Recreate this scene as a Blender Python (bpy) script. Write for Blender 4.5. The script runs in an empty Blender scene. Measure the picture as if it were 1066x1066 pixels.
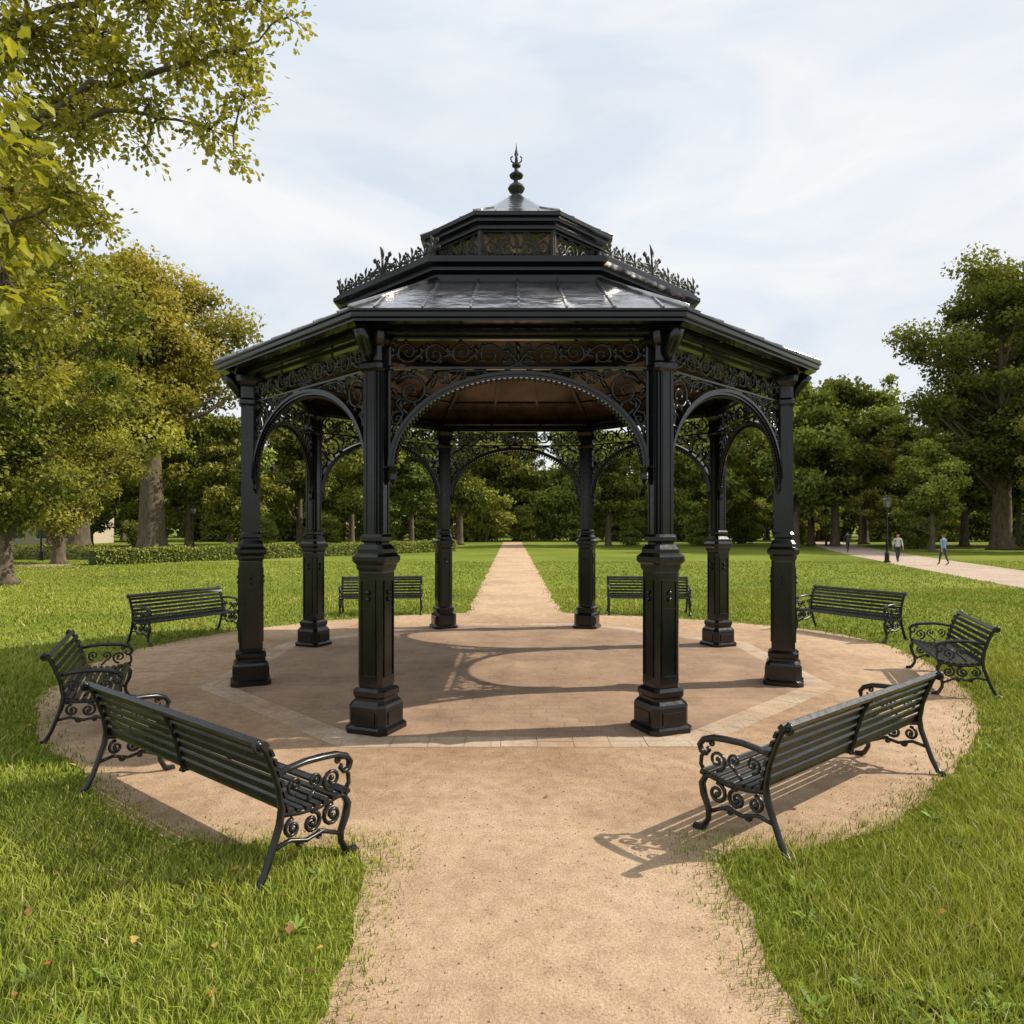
import bpy, math, random
import numpy as np
from mathutils import Vector, Matrix
random.seed(7); rng=np.random.default_rng(7)
scene=bpy.context.scene
pi=math.pi
# ------------------------------------------------------------ materials
def new_mat(name):
    m=bpy.data.materials.new(name); m.use_nodes=True
    nt=m.node_tree; b=nt.nodes.get('Principled BSDF'); return m,nt,b
def N(nt,t,**kw):
    n=nt.nodes.new(t)
    for k,v in kw.items():
        if k in n.inputs: n.inputs[k].default_value=v
        else: setattr(n,k,v)
    return n
def ramp(nt,stops):
    r=nt.nodes.new('ShaderNodeValToRGB'); e=r.color_ramp.elements
    while len(e)<len(stops): e.new(0.5)
    for i,(p,c) in enumerate(stops):
        e[i].position=p; e[i].color=(*c,1) if len(c)==3 else c
    return r
def coords(nt): return nt.nodes.new('ShaderNodeTexCoord').outputs['Object']
def noise_n(nt,co,scale,detail=4,rough=.6):
    n=N(nt,'ShaderNodeTexNoise',Scale=scale,Detail=detail,Roughness=rough); nt.links.new(co,n.inputs['Vector']); return n
def mixc(nt,f,a,b,blend='MIX'):
    m=nt.nodes.new('ShaderNodeMix'); m.data_type='RGBA'; m.blend_type=blend
    for s,v in ((0,f),(6,a),(7,b)):
        if isinstance(v,(int,float)): m.inputs[s].default_value=v
        elif isinstance(v,tuple): m.inputs[s].default_value=(*v,1)
        else: nt.links.new(v,m.inputs[s])
    return m.outputs[2]
def bump(nt,b,h,strength=.3,dist=.02):
    n=N(nt,'ShaderNodeBump',Strength=strength,Distance=dist); nt.links.new(h,n.inputs['Height']); nt.links.new(n.outputs[0],b.inputs['Normal'])

def paint(name,c1,c2,rough=.3,sc=6,spec=.3):
    m,nt,b=new_mat(name); co=coords(nt)
    n=noise_n(nt,co,sc,6); r=ramp(nt,[(.35,c1),(.75,c2)]); nt.links.new(n.outputs[0],r.inputs[0])
    nt.links.new(r.outputs[0],b.inputs['Base Color']); b.inputs['Specular IOR Level'].default_value=spec
    n2=noise_n(nt,co,18,4); mr=N(nt,'ShaderNodeMapRange'); nt.links.new(n2.outputs[0],mr.inputs[0])
    mr.inputs[3].default_value=rough-.08; mr.inputs[4].default_value=rough+.18
    nt.links.new(mr.outputs[0],b.inputs['Roughness'])
    bump(nt,b,noise_n(nt,co,60,2).outputs[0],.10,.003); return m
M_IRON=paint('black_iron_paint',(.0025,.003,.004),(.007,.0075,.009),.15,6,.5)
M_BENCH=paint('bench_paint',(.006,.0065,.008),(.022,.023,.024),.24,9,.5)
M_CREST=paint('crest_iron',(.010,.012,.012),(.028,.032,.031),.35,6,.5)
m,nt,b=new_mat('roof_metal'); co=coords(nt)
n=noise_n(nt,co,1.1,6); r=ramp(nt,[(.3,(.20,.20,.215)),(.52,(.44,.445,.47)),(.72,(.30,.22,.17))]); nt.links.new(n.outputs[0],r.inputs[0])
nt.links.new(r.outputs[0],b.inputs['Base Color']); b.inputs['Metallic'].default_value=.95
n2=noise_n(nt,co,3,6); mr=N(nt,'ShaderNodeMapRange'); nt.links.new(n2.outputs[0],mr.inputs[0]); mr.inputs[3].default_value=.05; mr.inputs[4].default_value=.36
nt.links.new(mr.outputs[0],b.inputs['Roughness']); bump(nt,b,noise_n(nt,co,2.5,3).outputs[0],.5,.05); M_ROOF=m
m,nt,b=new_mat('ceiling_brown'); co=coords(nt)
n=noise_n(nt,co,2.2,6); r=ramp(nt,[(.3,(.030,.021,.015)),(.7,(.085,.054,.034))]); nt.links.new(n.outputs[0],r.inputs[0])
nt.links.new(r.outputs[0],b.inputs['Base Color']); b.inputs['Roughness'].default_value=.2; b.inputs['Metallic'].default_value=.35; M_CEIL=m
def dirt_mat(name,ca,cb,cc,dark=None):
    m,nt,b=new_mat(name); co=coords(nt)
    big=noise_n(nt,co,.55,5,.6); fine=noise_n(nt,co,60,4,.75); mid=noise_n(nt,co,6,6,.7)
    r=ramp(nt,[(.3,ca),(.52,cb),(.75,cc)]); nt.links.new(big.outputs[0],r.inputs[0])
    r2=ramp(nt,[(.25,(.5,.48,.45)),(.5,(.97,.97,.97)),(.8,(1.35,1.33,1.3))]); nt.links.new(fine.outputs[0],r2.inputs[0])
    r3=ramp(nt,[(.3,(.76,.73,.70)),(.6,(1.05,1.05,1.05))]); nt.links.new(mid.outputs[0],r3.inputs[0])
    c=mixc(nt,1.0,r.outputs[0],r2.outputs[0],'MULTIPLY'); c=mixc(nt,1.0,c,r3.outputs[0],'MULTIPLY')
    v=N(nt,'ShaderNodeTexVoronoi',Scale=70.0); nt.links.new(co,v.inputs['Vector'])
    r4=ramp(nt,[(0,(.62,.6,.58)),(.22,(1,1,1))]); nt.links.new(v.outputs['Distance'],r4.inputs[0])
    c=mixc(nt,.5,c,r4.outputs[0],'MULTIPLY')
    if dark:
        # dirt colour multiplied darker towards the bandstand, with a noisy edge
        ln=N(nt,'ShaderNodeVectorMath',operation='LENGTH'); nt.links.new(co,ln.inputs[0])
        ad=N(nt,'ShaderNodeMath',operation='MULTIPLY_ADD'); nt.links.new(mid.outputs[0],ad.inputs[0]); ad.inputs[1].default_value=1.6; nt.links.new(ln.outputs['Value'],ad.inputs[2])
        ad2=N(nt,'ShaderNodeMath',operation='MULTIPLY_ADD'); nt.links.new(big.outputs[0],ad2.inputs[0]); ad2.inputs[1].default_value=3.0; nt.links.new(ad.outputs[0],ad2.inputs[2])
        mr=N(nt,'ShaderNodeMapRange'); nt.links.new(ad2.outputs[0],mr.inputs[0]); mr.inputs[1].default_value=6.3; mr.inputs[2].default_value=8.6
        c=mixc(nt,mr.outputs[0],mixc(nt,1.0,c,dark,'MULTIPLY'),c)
    nt.links.new(c,b.inputs['Base Color']); b.inputs['Roughness'].default_value=.95; b.inputs['Specular IOR Level'].default_value=.2
    add=N(nt,'ShaderNodeMath',operation='ADD'); nt.links.new(fine.outputs[0],add.inputs[0]); nt.links.new(mid.outputs[0],add.inputs[1])
    bump(nt,b,add.outputs[0],.65,.025); return m
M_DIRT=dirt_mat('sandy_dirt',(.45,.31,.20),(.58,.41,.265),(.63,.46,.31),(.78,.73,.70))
M_PATH=dirt_mat('pale_gravel',(.43,.33,.26),(.52,.41,.32),(.56,.45,.35))
def paver_mat(name,c1,c2,mort,scale,w,h,sandc,lo=.42,hi=.6):
    m,nt,b=new_mat(name); co=coords(nt)
    br=N(nt,'ShaderNodeTexBrick',Scale=scale); br.inputs['Color1'].default_value=(*c1,1); br.inputs['Color2'].default_value=(*c2,1); br.inputs['Mortar'].default_value=(*mort,1)
    br.inputs['Mortar Size'].default_value=.012; br.inputs['Brick Width'].default_value=w; br.inputs['Row Height'].default_value=h; br.inputs['Mortar Smooth'].default_value=.6
    d=noise_n(nt,co,3,4); dm=N(nt,'ShaderNodeVectorMath',operation='SCALE'); dm.inputs['Scale'].default_value=.07; nt.links.new(d.outputs[1],dm.inputs[0])
    ad=N(nt,'ShaderNodeVectorMath',operation='ADD'); nt.links.new(co,ad.inputs[0]); nt.links.new(dm.outputs[0],ad.inputs[1])
    nt.links.new(ad.outputs[0],br.inputs['Vector'])
    n=noise_n(nt,co,1.3,7,.7); r=ramp(nt,[(.3,(.66,.62,.58)),(.65,(1.15,1.12,1.1))]); nt.links.new(n.outputs[0],r.inputs[0])
    c=br.outputs[0]
    n3=noise_n(nt,co,.9,6,.65); r3=ramp(nt,[(lo,(0,0,0)),(hi,(1,1,1))]); nt.links.new(n3.outputs[0],r3.inputs[0])
    c=mixc(nt,r3.outputs[0],c,sandc)
    c=mixc(nt,1.0,c,r.outputs[0],'MULTIPLY')
    f=noise_n(nt,co,60,4,.7); rf=ramp(nt,[(.3,(.72,.72,.72)),(.7,(1.18,1.18,1.18))]); nt.links.new(f.outputs[0],rf.inputs[0])
    c=mixc(nt,1.0,c,rf.outputs[0],'MULTIPLY')
    nt.links.new(c,b.inputs['Base Color']); b.inputs['Roughness'].default_value=.9
    bump(nt,b,n.outputs[0],.3,.02); return m
M_FLOOR=paver_mat('floor_pavers',(.37,.25,.165),(.31,.21,.14),(.24,.165,.11),1.0,.36,.18,(.41,.28,.185),.40,.64)
M_EDGE=paver_mat('stone_edging',(.56,.46,.35),(.49,.39,.30),(.4,.30,.21),1.0,.5,.24,(.47,.335,.22),.42,.60)
m,nt,b=new_mat('lawn_ground'); co=coords(nt)
n=noise_n(nt,co,.11,6,.65); r=ramp(nt,[(.3,(.12,.165,.020)),(.52,(.20,.245,.032)),(.75,(.29,.30,.06))]); nt.links.new(n.outputs[0],r.inputs[0])
n2=noise_n(nt,co,7,6,.8); r2=ramp(nt,[(.3,(.5,.55,.5)),(.65,(1.15,1.1,1.1))]); nt.links.new(n2.outputs[0],r2.inputs[0])
c=mixc(nt,1.0,r.outputs[0],r2.outputs[0],'MULTIPLY'); nt.links.new(c,b.inputs['Base Color']); b.inputs['Roughness'].default_value=1; b.inputs['Specular IOR Level'].default_value=.1
bump(nt,b,n2.outputs[0],.6,.06); M_LAWN=m
def leafmat(name,trans=.35,rnd=.25,attr='Col',gloss=.08,up=0):
    m=bpy.data.materials.new(name); m.use_nodes=True; nt=m.node_tree; nt.nodes.clear()
    out=nt.nodes.new('ShaderNodeOutputMaterial'); at=nt.nodes.new('ShaderNodeAttribute'); at.attribute_name=attr; colr=at.outputs['Color']
    if rnd:
        oi=nt.nodes.new('ShaderNodeObjectInfo'); mr=N(nt,'ShaderNodeMapRange'); nt.links.new(oi.outputs['Random'],mr.inputs[0]); mr.inputs[3].default_value=1-rnd; mr.inputs[4].default_value=1+rnd
        hs=nt.nodes.new('ShaderNodeHueSaturation'); nt.links.new(colr,hs.inputs['Color']); nt.links.new(mr.outputs[0],hs.inputs['Value'])
        mu=N(nt,'ShaderNodeMath',operation='MULTIPLY'); nt.links.new(oi.outputs['Random'],mu.inputs[0]); mu.inputs[1].default_value=7.31
        fr=N(nt,'ShaderNodeMath',operation='FRACT'); nt.links.new(mu.outputs[0],fr.inputs[0])
        mh=N(nt,'ShaderNodeMapRange'); nt.links.new(fr.outputs[0],mh.inputs[0]); mh.inputs[3].default_value=.52; mh.inputs[4].default_value=.475; nt.links.new(mh.outputs[0],hs.inputs['Hue']); colr=hs.outputs[0]
    d=nt.nodes.new('ShaderNodeBsdfDiffuse'); last=d
    nt.links.new(colr,d.inputs[0])
    if up:
        ge=nt.nodes.new('ShaderNodeNewGeometry'); mx=N(nt,'ShaderNodeMix'); mx.data_type='VECTOR'; mx.inputs[0].default_value=up; nt.links.new(ge.outputs['Normal'],mx.inputs[4]); mx.inputs[5].default_value=(0,0,1)
        nm=N(nt,'ShaderNodeVectorMath',operation='NORMALIZE'); nt.links.new(mx.outputs[1],nm.inputs[0]); nt.links.new(nm.outputs[0],d.inputs['Normal'])
    if trans:
        t=nt.nodes.new('ShaderNodeBsdfTranslucent'); tc=mixc(nt,1.0,colr,(1.5,1.35,.6),'MULTIPLY'); nt.links.new(tc,t.inputs[0])
        a=N(nt,'ShaderNodeMixShader'); a.inputs[0].default_value=trans; nt.links.new(d.outputs[0],a.inputs[1]); nt.links.new(t.outputs[0],a.inputs[2]); last=a
    if gloss:
        g=N(nt,'ShaderNodeBsdfGlossy',Roughness=.45); g.inputs[0].default_value=(.5,.5,.5,1); pr=last
        last=N(nt,'ShaderNodeMixShader'); last.inputs[0].default_value=gloss; nt.links.new(pr.outputs[0],last.inputs[1]); nt.links.new(g.outputs[0],last.inputs[2])
    nt.links.new(last.outputs[0],out.inputs[0]); return m
M_LEAF=leafmat('tree_leaves',.33,.15,gloss=0); M_FAR=leafmat('far_tree_leaves',.12,.25,gloss=0)
M_BLADE=leafmat('grass_blades',.15,0,gloss=.02,up=.5); M_NEARLEAF=leafmat('near_leaves',.45,0,gloss=.05)
M_FALLEN=leafmat('fallen_leaf',0,0,gloss=0)
m,nt,b=new_mat('bark'); co=coords(nt)
mp=N(nt,'ShaderNodeMapping'); mp.inputs['Scale'].default_value=(1,1,.25); nt.links.new(co,mp.inputs[0])
n=noise_n(nt,mp.outputs[0],6,8,.7); r=ramp(nt,[(.3,(.045,.033,.022)),(.7,(.19,.145,.10))]); nt.links.new(n.outputs[0],r.inputs[0])
nt.links.new(r.outputs[0],b.inputs['Base Color']); b.inputs['Roughness'].default_value=.95; bump(nt,b,n.outputs[0],.8,.05); M_BARK=m
def simple(name,c,rough=.8,var=.25,sc=8):
    m,nt,b=new_mat(name); co=coords(nt); n=noise_n(nt,co,sc,5)
    r=ramp(nt,[(.3,tuple(x*(1-var) for x in c)),(.7,tuple(x*(1+var) for x in c))]); nt.links.new(n.outputs[0],r.inputs[0])
    nt.links.new(r.outputs[0],b.inputs['Base Color']); b.inputs['Roughness'].default_value=rough; return m
# ------------------------------------------------------------ mesh builder
class MB:
    def __init__(s): s.v=[]; s.f=[]; s.m=[]; s.sm=[]
    def add(s,vs,fs,mat=0,smooth=False):
        o=len(s.v); s.v.extend([tuple(p) for p in vs])
        for f in fs: s.f.append(tuple(i+o for i in f)); s.m.append(mat); s.sm.append(smooth)
    def tube(s,pts,r,n=6,mat=0,flat=1.0,ref=None):
        P=[Vector(p) for p in pts]; k=len(P)
        if k<2: return
        rs=r if isinstance(r,(list,tuple)) else [r]*k
        T=[(P[min(i+1,k-1)]-P[max(i-1,0)]).normalized() for i in range(k)]
        a=Vector(ref) if ref else (Vector((0,0,1)) if abs(T[0].z)<.9 else Vector((1,0,0)))
        vs=[];nv=None
        for i in range(k):
            if ref: nv=Vector(ref)-T[i]*Vector(ref).dot(T[i]); 
            elif nv is None: nv=a-T[i]*a.dot(T[i])
            else: nv=nv-T[i]*nv.dot(T[i])
            if nv.length<1e-6: nv=T[i].orthogonal()
            nv=nv.normalized(); bv=T[i].cross(nv)
            for j in range(n):
                t=2*pi*j/n+pi/n
                vs.append(P[i]+nv*(math.cos(t)*rs[i]*flat)+bv*(math.sin(t)*rs[i]))
        fs=[]
        for i in range(k-1):
            for j in range(n):
                fs.append((i*n+j,i*n+(j+1)%n,(i+1)*n+(j+1)%n,(i+1)*n+j))
        fs.append(tuple(range(n))[::-1]); fs.append(tuple(range((k-1)*n,k*n)))
        s.add(vs,fs,mat,n>4)
    def box(s,c,sz,mat=0,rot=None):
        hx,hy,hz=[q/2 for q in sz]; bv=min(hx,hy,hz)*.18
        vs=[]; c=Vector(c)
        ax=max(range(3),key=lambda i:sz[i]); o=[i for i in range(3) if i!=ax]
        h=[hx,hy,hz]; a,bb=h[o[0]],h[o[1]]
        sec=[(a-bv,-bb),(a,-bb+bv),(a,bb-bv),(a-bv,bb),(-a+bv,bb),(-a,bb-bv),(-a,-bb+bv),(-a+bv,-bb)]
        for e in (-1,1):
            for p,q in sec:
                w=[0,0,0]; w[ax]=e*h[ax]; w[o[0]]=p; w[o[1]]=q
                w=Vector(w)
                if rot is not None: w=rot@w
                vs.append(c+w)
        fs=[(j,(j+1)%8,8+(j+1)%8,8+j) for j in range(8)]+[tuple(range(8))[::-1],tuple(range(8,16))]
        s.add(vs,fs,mat)
    def loft(s,sec,prof,mat=0,M=None,cap=True):
        n=len(sec); vs=[]
        for w,z in prof:
            for x,y in sec:
                p=Vector((x*w,y*w,z)); vs.append(M@p if M else p)
        fs=[]
        for i in range(len(prof)-1):
            for j in range(n): fs.append((i*n+j,i*n+(j+1)%n,(i+1)*n+(j+1)%n,(i+1)*n+j))
        if cap: fs.append(tuple(range(n))[::-1]); fs.append(tuple(range((len(prof)-1)*n,len(prof)*n)))
        s.add(vs,fs,mat)
    def blob(s,c,r,mat=0,sz=(1,1,1),n=6,k=4):
        vs=[]; fs=[]
        for i in range(k+1):
            t=pi*i/k
            for j in range(n):
                u=2*pi*j/n; vs.append((c[0]+r*sz[0]*math.sin(t)*math.cos(u),c[1]+r*sz[1]*math.sin(t)*math.sin(u),c[2]+r*sz[2]*math.cos(t)))
        for i in range(k):
            for j in range(n): fs.append((i*n+j,(i+1)*n+j,(i+1)*n+(j+1)%n,i*n+(j+1)%n))
        s.add(vs,fs,mat,True)
    def mesh(s,name,mats):
        me=bpy.data.meshes.new(name); me.from_pydata(s.v,[],s.f); 
        for m in mats: me.materials.append(m)
        me.polygons.foreach_set('material_index',s.m); me.polygons.foreach_set('use_smooth',s.sm); me.update(); return me
def obj(name,me,parent=None,loc=(0,0,0),rz=0,scale=None):
    o=bpy.data.objects.new(name,me); scene.collection.objects.link(o); o.location=loc; o.rotation_euler=(0,0,rz)
    if scale: o.scale=scale
    if parent: o.parent=parent
    return o
def empty(name,loc=(0,0,0),rz=0):
    o=bpy.data.objects.new(name,None); scene.collection.objects.link(o); o.location=loc; o.rotation_euler=(0,0,rz); o.empty_display_size=.2; return o
def np_mesh(name,V,loops,sizes,mats,midx=None,col=None,smooth=None):
    me=bpy.data.meshes.new(name); V=np.asarray(V,np.float32)
    me.vertices.add(len(V)); me.vertices.foreach_set('co',V.ravel())
    me.loops.add(len(loops)); me.loops.foreach_set('vertex_index',np.asarray(loops,np.int32))
    me.polygons.add(len(sizes)); st=np.concatenate([[0],np.cumsum(sizes)[:-1]]).astype(np.int32); me.polygons.foreach_set('loop_start',st)
    for m in mats: me.materials.append(m)
    if midx is not None: me.polygons.foreach_set('material_index',np.asarray(midx,np.int32))
    me.update(calc_edges=True)
    if smooth is not None: me.polygons.foreach_set('use_smooth',smooth)
    if col is not None:
        a=me.attributes.new('Col','FLOAT_COLOR','POINT'); c4=np.ones((len(V),4),np.float32); c4[:,:3]=col; a.data.foreach_set('color',c4.ravel())
    return me
# ------------------------------------------------------------ ornament helpers
def spiral(cx,cy,R,a0,dr,turns=1.3,k=16,end=.18):
    return [(cx+R*(1-(1-end)*t/k)*math.cos(a0+dr*2*pi*turns*t/k),cy+R*(1-(1-end)*t/k)*math.sin(a0+dr*2*pi*turns*t/k)) for t in range(k+1)]
class Orn:
    def __init__(s,mb,y0=0,mat=0,dz=1): s.mb=mb; s.y=y0; s.mat=mat
    def line(s,pts,r=.015,taper=False,mir=False,n=5,flat=.9):
        k=len(pts); rs=[r*(1-.45*i/(k-1)) for i in range(k)] if taper else r
        for sg in ((1,-1) if mir else (1,)):
            s.mb.tube([(sg*u,s.y,v) for u,v in pts],rs,n,s.mat,flat=flat,ref=(0,1,0))
    def dot(s,u,v,r,mir=False,sz=(1,.7,1)):
        for sg in ((1,-1) if mir else (1,)): s.mb.blob((sg*u,s.y,v),r,s.mat,sz)
    def leaf(s,u,v,a,L,r,mir=False):
        pts=[(u+L*t*math.cos(a+.6*t),v+L*t*math.sin(a+.6*t)) for t in (0,.25,.5,.75,1)]
        rs=[r*.5,r*1.1,r*1.25,r*.8,r*.15]
        for sg in ((1,-1) if mir else (1,)): s.mb.tube([(sg*x,s.y,y) for x,y in pts],rs,5,s.mat,flat=.6,ref=(0,1,0))
    def scroll(s,cx,cy,R,a0,dr,mir=False,r=.015,turns=1.35):
        p=spiral(cx,cy,R,a0,dr,turns); s.line(p,r,True,mir); s.dot(p[-1][0],p[-1][1],r*1.35,mir)
        for q in (2,5,8):
            a=a0+dr*2*pi*turns*q/16; s.leaf(p[q][0],p[q][1],a-dr*.2,R*.45,r*1.25,mir)
        s.leaf(p[9][0],p[9][1],a0+dr*2*pi*turns*9/16+pi,R*.3,r*.8,mir)
    def rinceau(s,u0,u1,vc,amp,n,r=.014,mir=False,sg0=1):
        k=8*n; w=(u1-u0)/n
        s.line([(u0+(u1-u0)*i/k,vc+sg0*amp*.75*math.sin(pi*n*i/k)) for i in range(k+1)],r,False,mir)
        for i in range(n):
            sg=sg0*(1 if i%2==0 else -1); cu=u0+w*(i+.5)
            R=min(amp*.95,w*.42)
            s.scroll(cu,vc-sg*amp*.12,R,(pi/2 if sg>0 else -pi/2)+.3,-sg,mir,r)
            s.leaf(cu+w*.5,vc,(-sg)*1.0,amp*.8,r*1.4,mir); s.leaf(cu+w*.45,vc,sg*.9,amp*.8,r*1.4,mir); s.leaf(cu-w*.45,vc,pi-sg*.9,amp*.7,r*1.2,mir)
    def palmette(s,u,v,h,r=.014,n=3,mir=False):
        s.line([(u,v),(u,v+h*.85)],r,False,mir); s.leaf(u,v+h*.55,pi/2-.3,h*.5,r*1.5,mir)
        for i in range(1,n+1):
            a=.45*i; L=h*(.95-.16*i)
            for sg in (1,-1):
                pts=[(u+sg*L*t*math.sin(a*(.5+.9*t)),v+L*t*math.cos(a*(.5+.9*t))) for t in (0,.25,.5,.75,.95)]
                s.line(pts,r*.9,False,mir); s.dot(pts[-1][0],pts[-1][1],r*1.9,mir)
# ------------------------------------------------------------ BANDSTAND
R=4.0; AP=R*math.cos(pi/8)
band=empty('bandstand',(0.07,0,0))
def oct_pt(r,k,z): a=pi/8+k*pi/4-pi/2; return (r*math.cos(a),r*math.sin(a),z)
OCT=[(math.cos(pi/8+k*pi/4-pi/2),math.sin(pi/8+k*pi/4-pi/2)) for k in range(8)]
mb=MB(); mb.loft(OCT,[(4.30,.0),(4.30,.010)],0)
obj('floor_paving',mb.mesh('floor_paving',[M_FLOOR]),band)
mb=MB()
for k in range(8):
    A=Vector(oct_pt(4.302,k,.0));B=Vector(oct_pt(4.302,k+1,.0))
    L=(B-A).length; n=9; t=(B-A).normalized(); q=Vector((t.y,-t.x,0))
    for i in range(n):
        u0=L*i/n+.004; u1=L*(i+1)/n-.004
        for j in range(2):
            w0=.003+.17*j; w1=w0+.165; zt=.005+random.random()*.004
            el=-1 if i==0 else 0; er=1 if i==n-1 else 0
            def pp(u,w,z,edge): return A+t*(u+w*math.tan(pi/8)*edge)+q*w+Vector((0,0,z))
            vs=[pp(u0,w0,0,el),pp(u1,w0,0,er),pp(u1,w1,0,er),pp(u0,w1,0,el),pp(u0,w0,zt,el),pp(u1,w0,zt,er),pp(u1,w1,zt,er),pp(u0,w1,zt,el)]
            mb.add(vs,[(4,5,6,7),(0,1,5,4),(1,2,6,5),(2,3,7,6),(3,0,4,7)])
obj('stone_edging',mb.mesh('stone_edging',[M_EDGE]),band)
mb=MB()
c=.74; CH=[(1,-c),(1,c),(c,1),(-c,1),(-1,c),(-1,-c),(-c,-1),(c,-1)]
mb.loft(CH,[(.26,0),(.26,.05),(.228,.075),(.228,.27),(.215,.30),(.185,.33),(.185,.36),(.197,.38),(.197,.43),(.160,.46)],0)
mb.loft(CH,[(.148,.46),(.153,.50),(.153,1.68),(.148,1.70)],0)
mb.loft(CH,[(.153,1.695),(.172,1.73),(.172,1.765),(.196,1.79),(.206,1.81),(.206,1.85),(.18,1.875),(.162,1.89),(.162,1.93),(.128,1.98)],0)
for k in range(4):
    Rz=Matrix.Rotation(k*pi/2,3,'Z')
    for (cx,cz,sx,sz_) in ((-.085,1.09,.014,1.0),(.085,1.09,.014,1.0),(0,1.595,.184,.014),(0,.585,.184,.014),(0,1.3,.156,.012)):
        mb.box(Rz@Vector((cx,-.158,cz)),(sx,.014,sz_),0,Rz)
    for zc in (1.40,1.47): mb.blob(Rz@Vector((0,-.16,zc)),.028,0)
    mb.box(Rz@Vector((0,-.232,.16)),(.26,.012,.13),0,Rz)
SH=[]
for k in range(4):
    for x,y in ((1,-.62),(1,.62),(.84,.62),(.84,.84),(.62,.84),):
        a=k*pi/2; SH.append((x*math.cos(a)-y*math.sin(a),x*math.sin(a)+y*math.cos(a)))
mb.loft(SH,[(.116,1.97),(.116,3.90)],0)
for k in range(4):
    Rz=Matrix.Rotation(k*pi/2,3,'Z')
    for cx in (-.05,.05): mb.box(Rz@Vector((cx,-.119,2.97)),(.016,.012,1.75),0,Rz)
mb.loft(CH,[(.12,2.0),(.138,2.02),(.138,2.06),(.12,2.09)],0)
mb.loft(CH,[(.12,3.82),(.15,3.85),(.15,3.90),(.13,3.93),(.13,4.08),(.16,4.11),(.185,4.15),(.185,4.225)],0)
mb.tube([(0,-.12,3.95),(0,-.17,4.04),(0,-.23,4.12),(0,-.29,4.24)],[.05,.06,.075,.09],8,0)
me=mb.mesh('column',[M_IRON])
for k in range(8):
    a=pi/8+k*pi/4; p=oct_pt(R,k,0)
    obj('column',me,band,(p[0],p[1],.010),a)
mb=MB(); o=Orn(mb,0)
a0,b0,v0=1.40,1.02,2.86
def arch(off,k=48):
    return [((a0-off)*math.cos(pi*i/k),v0+(b0-off)*math.sin(pi*i/k)) for i in range(k+1)]
for (o1,o2,d0) in ((0,.036,.05),(.030,.066,.032)):
    A1,A2=arch(o1),arch(o2); vs=[];fs=[]
    for i in range(len(A1)):
        for (u,v),y in ((A1[i],-d0),(A2[i],-d0),(A2[i],d0),(A1[i],d0)): vs.append((u,y,v))
    for i in range(len(A1)-1):
        for j in range(4): fs.append((i*4+j,i*4+(j+1)%4,(i+1)*4+(j+1)%4,(i+1)*4+j))
    mb.add(vs,fs)
k=70
for i in range(1,k):
    t=pi*i/k; o.dot((a0-.086)*math.cos(t),v0+(b0-.086)*math.sin(t),.022)
for v,h,d in ((3.915,.028,.05),(4.235,.03,.06)): mb.box((0,0,v),(2.80,d,h))
for u in (-1.38,1.38): mb.box((u,0,4.075),(.03,.05,.27))
for u in (-1.385,1.385): mb.box((u,0,3.38),(.025,.05,1.03))
for u in (-1.37,1.37): mb.loft(CH,[(.01,2.66),(.035,2.72),(.03,2.78),(.045,2.85)],0,Matrix.Translation((u*.985,0,0)))
o.rinceau(.16,1.34,4.075,.125,4,.017,True)
o.palmette(0,3.93,.27,.017,3)
o.scroll(.10,4.0,.065,pi,-1,True,.013); o.scroll(.10,4.15,.05,pi,1,True,.011)
o.scroll(1.15,3.67,.19,pi*.15,1,True,.021,1.5)
o.scroll(.82,3.80,.09,-pi*.2,1,True,.017)
o.scroll(1.30,3.37,.085,pi*.6,-1,True,.017)
o.scroll(.61,3.85,.055,0,1,True,.013)
o.scroll(.96,3.86,.05,pi,-1,True,.013)
o.scroll(1.33,3.85,.05,pi,1,True,.013)
o.scroll(.45,3.875,.032,0,1,True,.010)
o.line([(1.37,3.10),(1.34,3.25),(1.24,3.42),(1.36,3.6)],.016,False,True)
o.line([(1.31,3.74),(1.1,3.89),(.9,3.80),(.72,3.89),(.5,3.88),(.35,3.895)],.015,False,True)
for u,v,a in ((1.25,3.47,.9),(1.0,3.58,2.2),(.93,3.70,1.5),(.72,3.78,1.8),(1.32,3.52,1.7),(1.35,3.22,1.5),(1.35,3.10,1.9),(1.28,3.8,2.4),(.4,3.87,2.9),(1.08,3.48,.6),(1.2,3.88,3.6),(1.37,3.7,3.6),(1.17,3.42,.2)): o.leaf(u,v,a,.11,.021,True)
me=mb.mesh('arch_panel',[M_IRON])
for k in range(8):
    a=k*pi/4
    obj('arch_panel',me,band,(AP*math.sin(a),-AP*math.cos(a),-.03),a)
def ring(mb,prof,mat=0,closed=False):
    n=len(prof); vs=[oct_pt(r,k,z) for k in range(8) for r,z in prof]; fs=[]
    m_=n if closed else n-1
    for k in range(8):
        for i in range(m_):
            fs.append((k*n+i,((k+1)%8)*n+i,((k+1)%8)*n+(i+1)%n,k*n+(i+1)%n))
    mb.add(vs,fs,mat)
mb=MB()
ring(mb,[(3.86,4.222),(4.14,4.222),(4.14,4.25),(4.19,4.265),(4.19,4.31),(3.86,4.31)],0,True)
ring(mb,[(4.28,4.285),(4.42,4.285),(4.42,4.31),(4.46,4.32),(4.46,4.365),(4.485,4.375),(4.485,4.395),(4.28,4.395)],0,True)
ring(mb,[(2.62,5.20),(2.74,5.20),(2.74,5.24),(2.68,5.26),(2.68,5.33),(2.77,5.36),(2.77,5.40),(2.88,5.43),(2.88,5.48),(2.83,5.50),(2.83,5.52),(2.60,5.52),(2.60,5.20)],0,False)
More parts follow.
